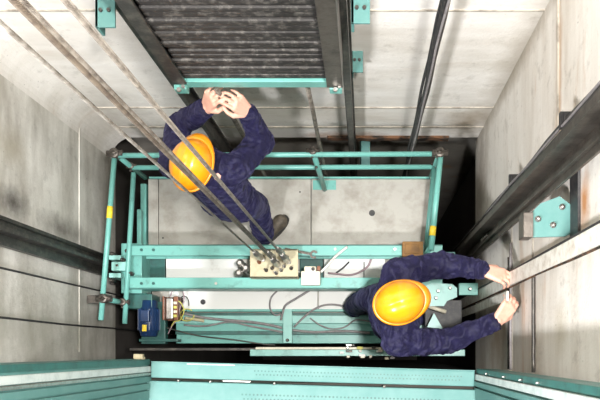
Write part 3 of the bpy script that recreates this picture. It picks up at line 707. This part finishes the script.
def person(J, label, fwd, headdir, hatrot, shoe_mat):
    root = empty('person', (J['pelvis'][0], J['pelvis'][1], 0), label, 'person')
    j = {k: V(v) for k, v in J.items() if k not in ('hands',)}
    fwd = V(fwd).normalized(); side = fwd.cross(V((0, 0, 1))).normalized()    # person's right
    # ---- body, one continuous surface
    b = MB()
    H = j['head']; neck = j['neck']; hd = V(headdir).normalized(); hup = (H - neck).normalized()
    hR = R3(hd, hup); hs, hf, hu = hR.col[0], hR.col[1], hR.col[2]
    b.ell(H + hu * .015, (.076, .094, .098), hR).ell(H - hu * .055 + hf * .022, (.056, .066, .062), hR)
    b.cap(H - hu * .07, neck - V((0, 0, .03)), .054, .06)
    b.cap(H + hf * .095 + hu * .005, H + hf * .118 - hu * .028, .007, .013)        # nose
    b.cap(H + hf * .086 - hu * .062 - hs * .02, H + hf * .086 - hu * .062 + hs * .02, .008)   # lips
    b.cap(H + hf * .088 + hu * .025 - hs * .03, H + hf * .088 + hu * .025 + hs * .03, .009)   # brow
    b.ell(H + hf * .06 - hu * .10, (.025, .022, .018), hR)                          # chin
    for s_ in (-1, 1): b.ell(H + hs * .078 * s_ - hu * .01 - hf * .005, (.010, .020, .032), hR, sub=2)
    sl, sr, pv = j['shl'], j['shr'], j['pelvis']; ch = (sl + sr) / 2
    b.cap(sl, sr, .055); b.cap(ch, pv, .10, .11); b.cap(ch - side * .07, pv - side * .06, .08, .09); b.cap(ch + side * .07, pv + side * .06, .08, .09)
    b.cap(neck, ch, .055, .08)
    for s_ in 'lr':
        b.cap(j['sh' + s_], j['el' + s_], .048, .04); b.cap(j['el' + s_], j['wr' + s_], .04, .027)
        hp_ = pv + side * (.09 if s_ == 'r' else -.09)
        b.cap(hp_, j['kn' + s_], .075, .052); b.cap(j['kn' + s_], j['an' + s_], .05, .035)
        b.cap(j['an' + s_] - V((0, 0, .02)), j['an' + s_] + (j['toe' + s_] - j['an' + s_]) * .8, .033, .026)
        h = J['hands'][s_]
        hand(b, j['wr' + s_], V(h[0]), V(h[1]), h[2], h[3], K=1.15)
    body = b.build('body', 'skin', root, remesh=.0048)
    md = body.modifiers.new('Smooth', 'SMOOTH'); md.factor = .5; md.iterations = 2
    for s_ in (-1, 1):
        b = MB(); b.ell(H + hf * .084 + hs * .031 * s_ + hu * .005, (.012, .010, .008), hR, sub=2); b.build('eye', 'eye', root)
    b = MB(); b.ell(H + hu * .02 - hf * .012, (.082, .095, .096), hR).ell(H - hu * .04 - hf * .045, (.066, .05, .05), hR); b.build('hair', 'hair', root, remesh=.006)
    # ---- jacket
    b = MB()
    b.cap(sl, sr, .082); b.cap(ch - V((0, 0, .02)), pv + V((0, 0, .02)), .125, .135)
    b.cap(ch - side * .09 - V((0, 0, .03)), pv - side * .06, .098, .11); b.cap(ch + side * .09 - V((0, 0, .03)), pv + side * .06, .098, .11)
    b.cap(neck - V((0, 0, .035)), ch, .070, .10)
    for s_ in 'lr':
        e_ = j['el' + s_]; S_ = j['sh' + s_]; W_ = j['wr' + s_]
        b.cap(S_, e_, .080, .070); b.cap(e_, e_ + (W_ - e_) * .90, .068, .050)
        # fabric folds: rings round the sleeve
        for t, rr_ in ((.3, .081), (.93, .0765)):
            c = S_ + (e_ - S_) * t; ax = (e_ - S_).normalized(); c += V((random.uniform(-.008, .008),) * 3)
            b.ell(c, (rr_, rr_, .018), R3(V(frame(ax)[0]), ax + V((random.uniform(-.3, .3), random.uniform(-.3, .3), 0))))
        for t, rr_ in ((.12, .073), (.66, .060), (.80, .057)):
            c = e_ + (W_ - e_) * t; ax = (W_ - e_).normalized()
            b.ell(c, (rr_, rr_, .015), R3(V(frame(ax)[0]), ax + V((random.uniform(-.35, .35), random.uniform(-.35, .35), 0))))
    jk = b.build('jacket', 'navy', root, remesh=.008)
    md = jk.modifiers.new('Smooth', 'SMOOTH'); md.factor = .5; md.iterations = 3
    tx = bpy.data.textures.new('folds', 'CLOUDS'); tx.noise_scale = .06; tx.noise_depth = 2
    md = jk.modifiers.new('Folds', 'DISPLACE'); md.texture = tx; md.strength = .026; md.mid_level = .5
    # collar and cuffs
    b = MB(); c = neck + V((0, 0, -.005)); pts = [c + V((math.cos(a) * .066, math.sin(a) * .066, .012 * math.cos(a * 2))) for a in [2 * PI * k / 20 for k in range(21)]]
    b.tube(pts, .016, 8, caps=False); b.build('collar', 'navy', root)
    for s_ in 'lr':
        e_, W_ = j['el' + s_], j['wr' + s_]; a = e_ + (W_ - e_) * .90; q = e_ + (W_ - e_) * 1.0
        b = MB(); ax = (q - a).normalized()
        b.tube([a - ax * .01, a, q, q + ax * .001, q - ax * .01], [.046, .052, .049, .042, .036], 18); b.build('cuff', 'navy', root, smooth=True)
    # piping across the back
    # ---- trousers
    b = MB(); b.cap(pv - side * .06 + V((0, 0, .02)), pv + side * .06 + V((0, 0, .02)), .125)
    for s_ in 'lr':
        hp_ = pv + side * (.085 if s_ == 'r' else -.085); k_ = j['kn' + s_]; a_ = j['an' + s_]
        b.cap(hp_, k_, .102, .082); b.cap(k_, a_ + V((0, 0, .03)), .080, .068)
        for t in (.3, .6, .85):
            c = k_ + (a_ - k_) * t; b.ell(c, (.084, .084, .016), Euler((random.uniform(-.4, .4), random.uniform(-.4, .4), 0)).to_matrix())
    tr = b.build('trousers', 'navy', root, remesh=.009)
    md = tr.modifiers.new('Smooth', 'SMOOTH'); md.factor = .5; md.iterations = 3
    md = tr.modifiers.new('Folds', 'DISPLACE'); md.texture = tx; md.strength = .014; md.mid_level = .5
    # ---- shoes
    for s_ in 'lr':
        a_, t_ = j['an' + s_], j['toe' + s_]; d = V((t_.x - a_.x, t_.y - a_.y, 0)).normalized(); zf = t_.z
        heel = V((a_.x, a_.y, zf)) - d * .03
        b = MB(); tip = V((t_.x, t_.y, zf))
        b.cap(heel + V((0, 0, .012)), tip - d * .05 + V((0, 0, .012)), .040, .047).cap(heel + V((0, 0, .045)) + d * .02, tip - d * .07 + V((0, 0, .02)), .042, .038)
        b.cap(heel + d * .03 + V((0, 0, .09)), heel + d * .03 + V((0, 0, .03)), .045, .042)
        b.ell(tip - d * .055 + V((0, 0, .015)), (.052, .052, .036), None)
        b.build('shoe', shoe_mat, root, remesh=.006)
        b = MB(); sd = V((-d.y, d.x, 0)); ol = []
        n_ = 28
        Ls = (tip - heel).length + .03
        for k in range(n_):
            a = 2 * PI * k / n_; u = math.cos(a); v = math.sin(a)
            wv = .052 * (1 + .08 * u) * (abs(v) ** .8) * (1 if v >= 0 else -1)
            c = heel + d * (Ls / 2 - .03 + u * (Ls / 2 + .012)) + sd * wv
            ol.append((c.x, c.y))
        b.poly(ol, zf - .045, zf - .022); b.build('sole', 'sole', root)
    # ---- helmet
    fz = V(hatrot[0]).normalized(); hz = V(hatrot[1]).normalized()
    Rm = R3(fz, hz); s0, f0, u0 = Rm.col[0], Rm.col[1], Rm.col[2]
    Hc = H + u0 * .035
    hat = MB(); bm = hat.bm; nu, nv = 40, 14; rows = []
    for i in range(nv + 1):
        ph = (PI / 2) * i / nv; ring = []
        for k in range(nu):
            a = 2 * PI * k / nu; rx, ry, rz = .106, .128, .112
            r_ = math.cos(ph) ** .85 if ph < PI / 2 - 1e-6 else 0.0
            x = rx * r_ * math.cos(a); y = ry * r_ * math.sin(a); zz = rz * math.sin(ph)
            rid = math.exp(-(x / .014) ** 2) * .007 + (math.exp(-((abs(x) - .042) / .008) ** 2) * .004)
            zz += rid * min(1, math.sin(ph) * 1.3) * (1 if abs(y) < .11 else .3)
            ring.append(bm.verts.new(Hc + s0 * x + f0 * y + u0 * zz))
        rows.append(ring)
        if i == nv: break
    for i in range(nv):
        for k in range(nu):
            f = bm.faces.new((rows[i][k], rows[i][(k + 1) % nu], rows[i + 1][(k + 1) % nu], rows[i + 1][k])); f.smooth = True
    bmesh.ops.remove_doubles(bm, verts=bm.verts[:], dist=.0008)
    ho = hat.build('hard_hat', 'helmet', root)
    md = ho.modifiers.new('Solid', 'SOLIDIFY'); md.thickness = .003; md.offset = -1
    br_ = MB(); bm = br_.bm; ri = []; ro = []
    for k in range(nu):
        a = 2 * PI * k / nu; x, y = math.cos(a), math.sin(a)
        ext = .010 + (.026 * max(0, y) ** 3)
        ri.append(bm.verts.new(Hc + s0 * x * .105 + f0 * y * .127 + u0 * .003))
        ro.append(bm.verts.new(Hc + s0 * x * (.105 + ext * .8) + f0 * y * (.127 + ext) - u0 * (.004 + .012 * max(0, y))))
    for k in range(nu): f = bm.faces.new((ri[k], ri[(k + 1) % nu], ro[(k + 1) % nu], ro[k])); f.smooth = True
    bo = br_.build('brim', 'helmet'); bo.parent = ho
    md = bo.modifiers.new('Solid', 'SOLIDIFY'); md.thickness = .0045
    return root, j, side, fwd

grip = (.55, 1.15, .8)
A = dict(pelvis=(-.80, .90, .86), neck=(-.845, .945, 1.395), head=(-.860, .935, 1.475),
    shl=(-1.00, .985, 1.33), shr=(-.69, .955, 1.33),
    ell=(-1.015, 1.225, 1.20), elr=(-.565, 1.15, 1.17), wrl=(-.805, 1.245, 1.44), wrr=(-.600, 1.225, 1.43),
    knl=(-.95, 1.05, .47), anl=(-.99, 1.03, .10), toel=(-.97, 1.20, .045),
    knr=(-.70, .95, .47), anr=(-.705, .81, .10), toer=(-.560, .960, .045),
    hands=dict(l=((.42, .15, .9), (.75, .45, -.3), -1, (.4, .8, .6)), r=((-.35, .15, .9), (-.75, .40, -.3), 1, (.4, .8, .6))))
w1, j1, s1, f1 = person(A, 'person in navy coverall and yellow hard hat gripping the rope under the counterweight',
    (0.25, 1, 0), (.2, 1, .05), ((.30, 1, .10), (-.12, -.05, 1)), 'shoe')
B = dict(pelvis=(.15, .24, .88), neck=(.165, .24, 1.42), head=(.170, .245, 1.50),
    shl=(.165, .415, 1.33), shr=(.165, .055, 1.33),
    ell=(.435, .475, 1.20), elr=(.445, .055, 1.18), wrl=(.625, .430, 1.32), wrr=(.700, .165, 1.30),
    knl=(.02, .34, .50), anl=(-.080, .315, .11), toel=(.09, .325, .045),
    knr=(.28, .19, .47), anr=(.26, .23, .09), toer=(.42, .23, .033),
    hands=dict(l=((.95, -.30, .05), (.1, -.55, -.83), 1, (.3, .7, .6)), r=((.62, .78, .05), (-.35, .25, -.9), -1, (.3, .7, .6))))
w2, j2, s2, f2 = person(B, 'person in navy coverall and yellow hard hat reaching for the flat white cables',
    (1, .05, 0), (1, .1, -.1), ((1, .30, -.05), (.02, 0, 1)), 'navy_shoe')
# back piping, seam of the coverall
#, P(205, 207, 1.08), P(218, 211, 1.05), P(232, 210, 1.05), P(243, 205, 1.06)], 6), .004, 8); 

# ------------------------------------------------------------------ camera
cam = bpy.data.cameras.new('camera'); co = bpy.data.objects.new('camera', cam); C.objects.link(co)
co.location = (0, 0, CAMH); co.rotation_euler = (0, 0, 0)
cam.sensor_width = 36; cam.lens = 36 * F / 600; cam.shift_x = -65 / 600; cam.shift_y = 152 / 600
cam.clip_start = .02
S.camera = co
# ------------------------------------------------------------------ light
def area(name, loc, target, size, energy, col=(1, 1, 1)):
    l = bpy.data.lights.new(name, 'AREA'); l.size = size; l.energy = energy; l.color = col
    o = bpy.data.objects.new(name, l); C.objects.link(o); o.location = loc
    o.rotation_euler = (V(target) - V(loc)).to_track_quat('-Z', 'Y').to_euler(); return o
area('flash_lamp', (.5, .05, 6.0), (-.7, .8, .6), .25, 245, (1, .98, .95))
area('landing_lamp', (-1.25, -1.3, 4.7), (0, .8, .9), .3, 165, (.98, .98, 1))
w = bpy.data.worlds.new('world'); S.world = w; w.use_nodes = True
w.node_tree.nodes['Background'].inputs[0].default_value = (.85, .93, 1, 1); w.node_tree.nodes['Background'].inputs[1].default_value = .08
S.view_settings.view_transform = 'Standard'; S.view_settings.look = 'None'; S.view_settings.exposure = .3; S.view_settings.gamma = 1
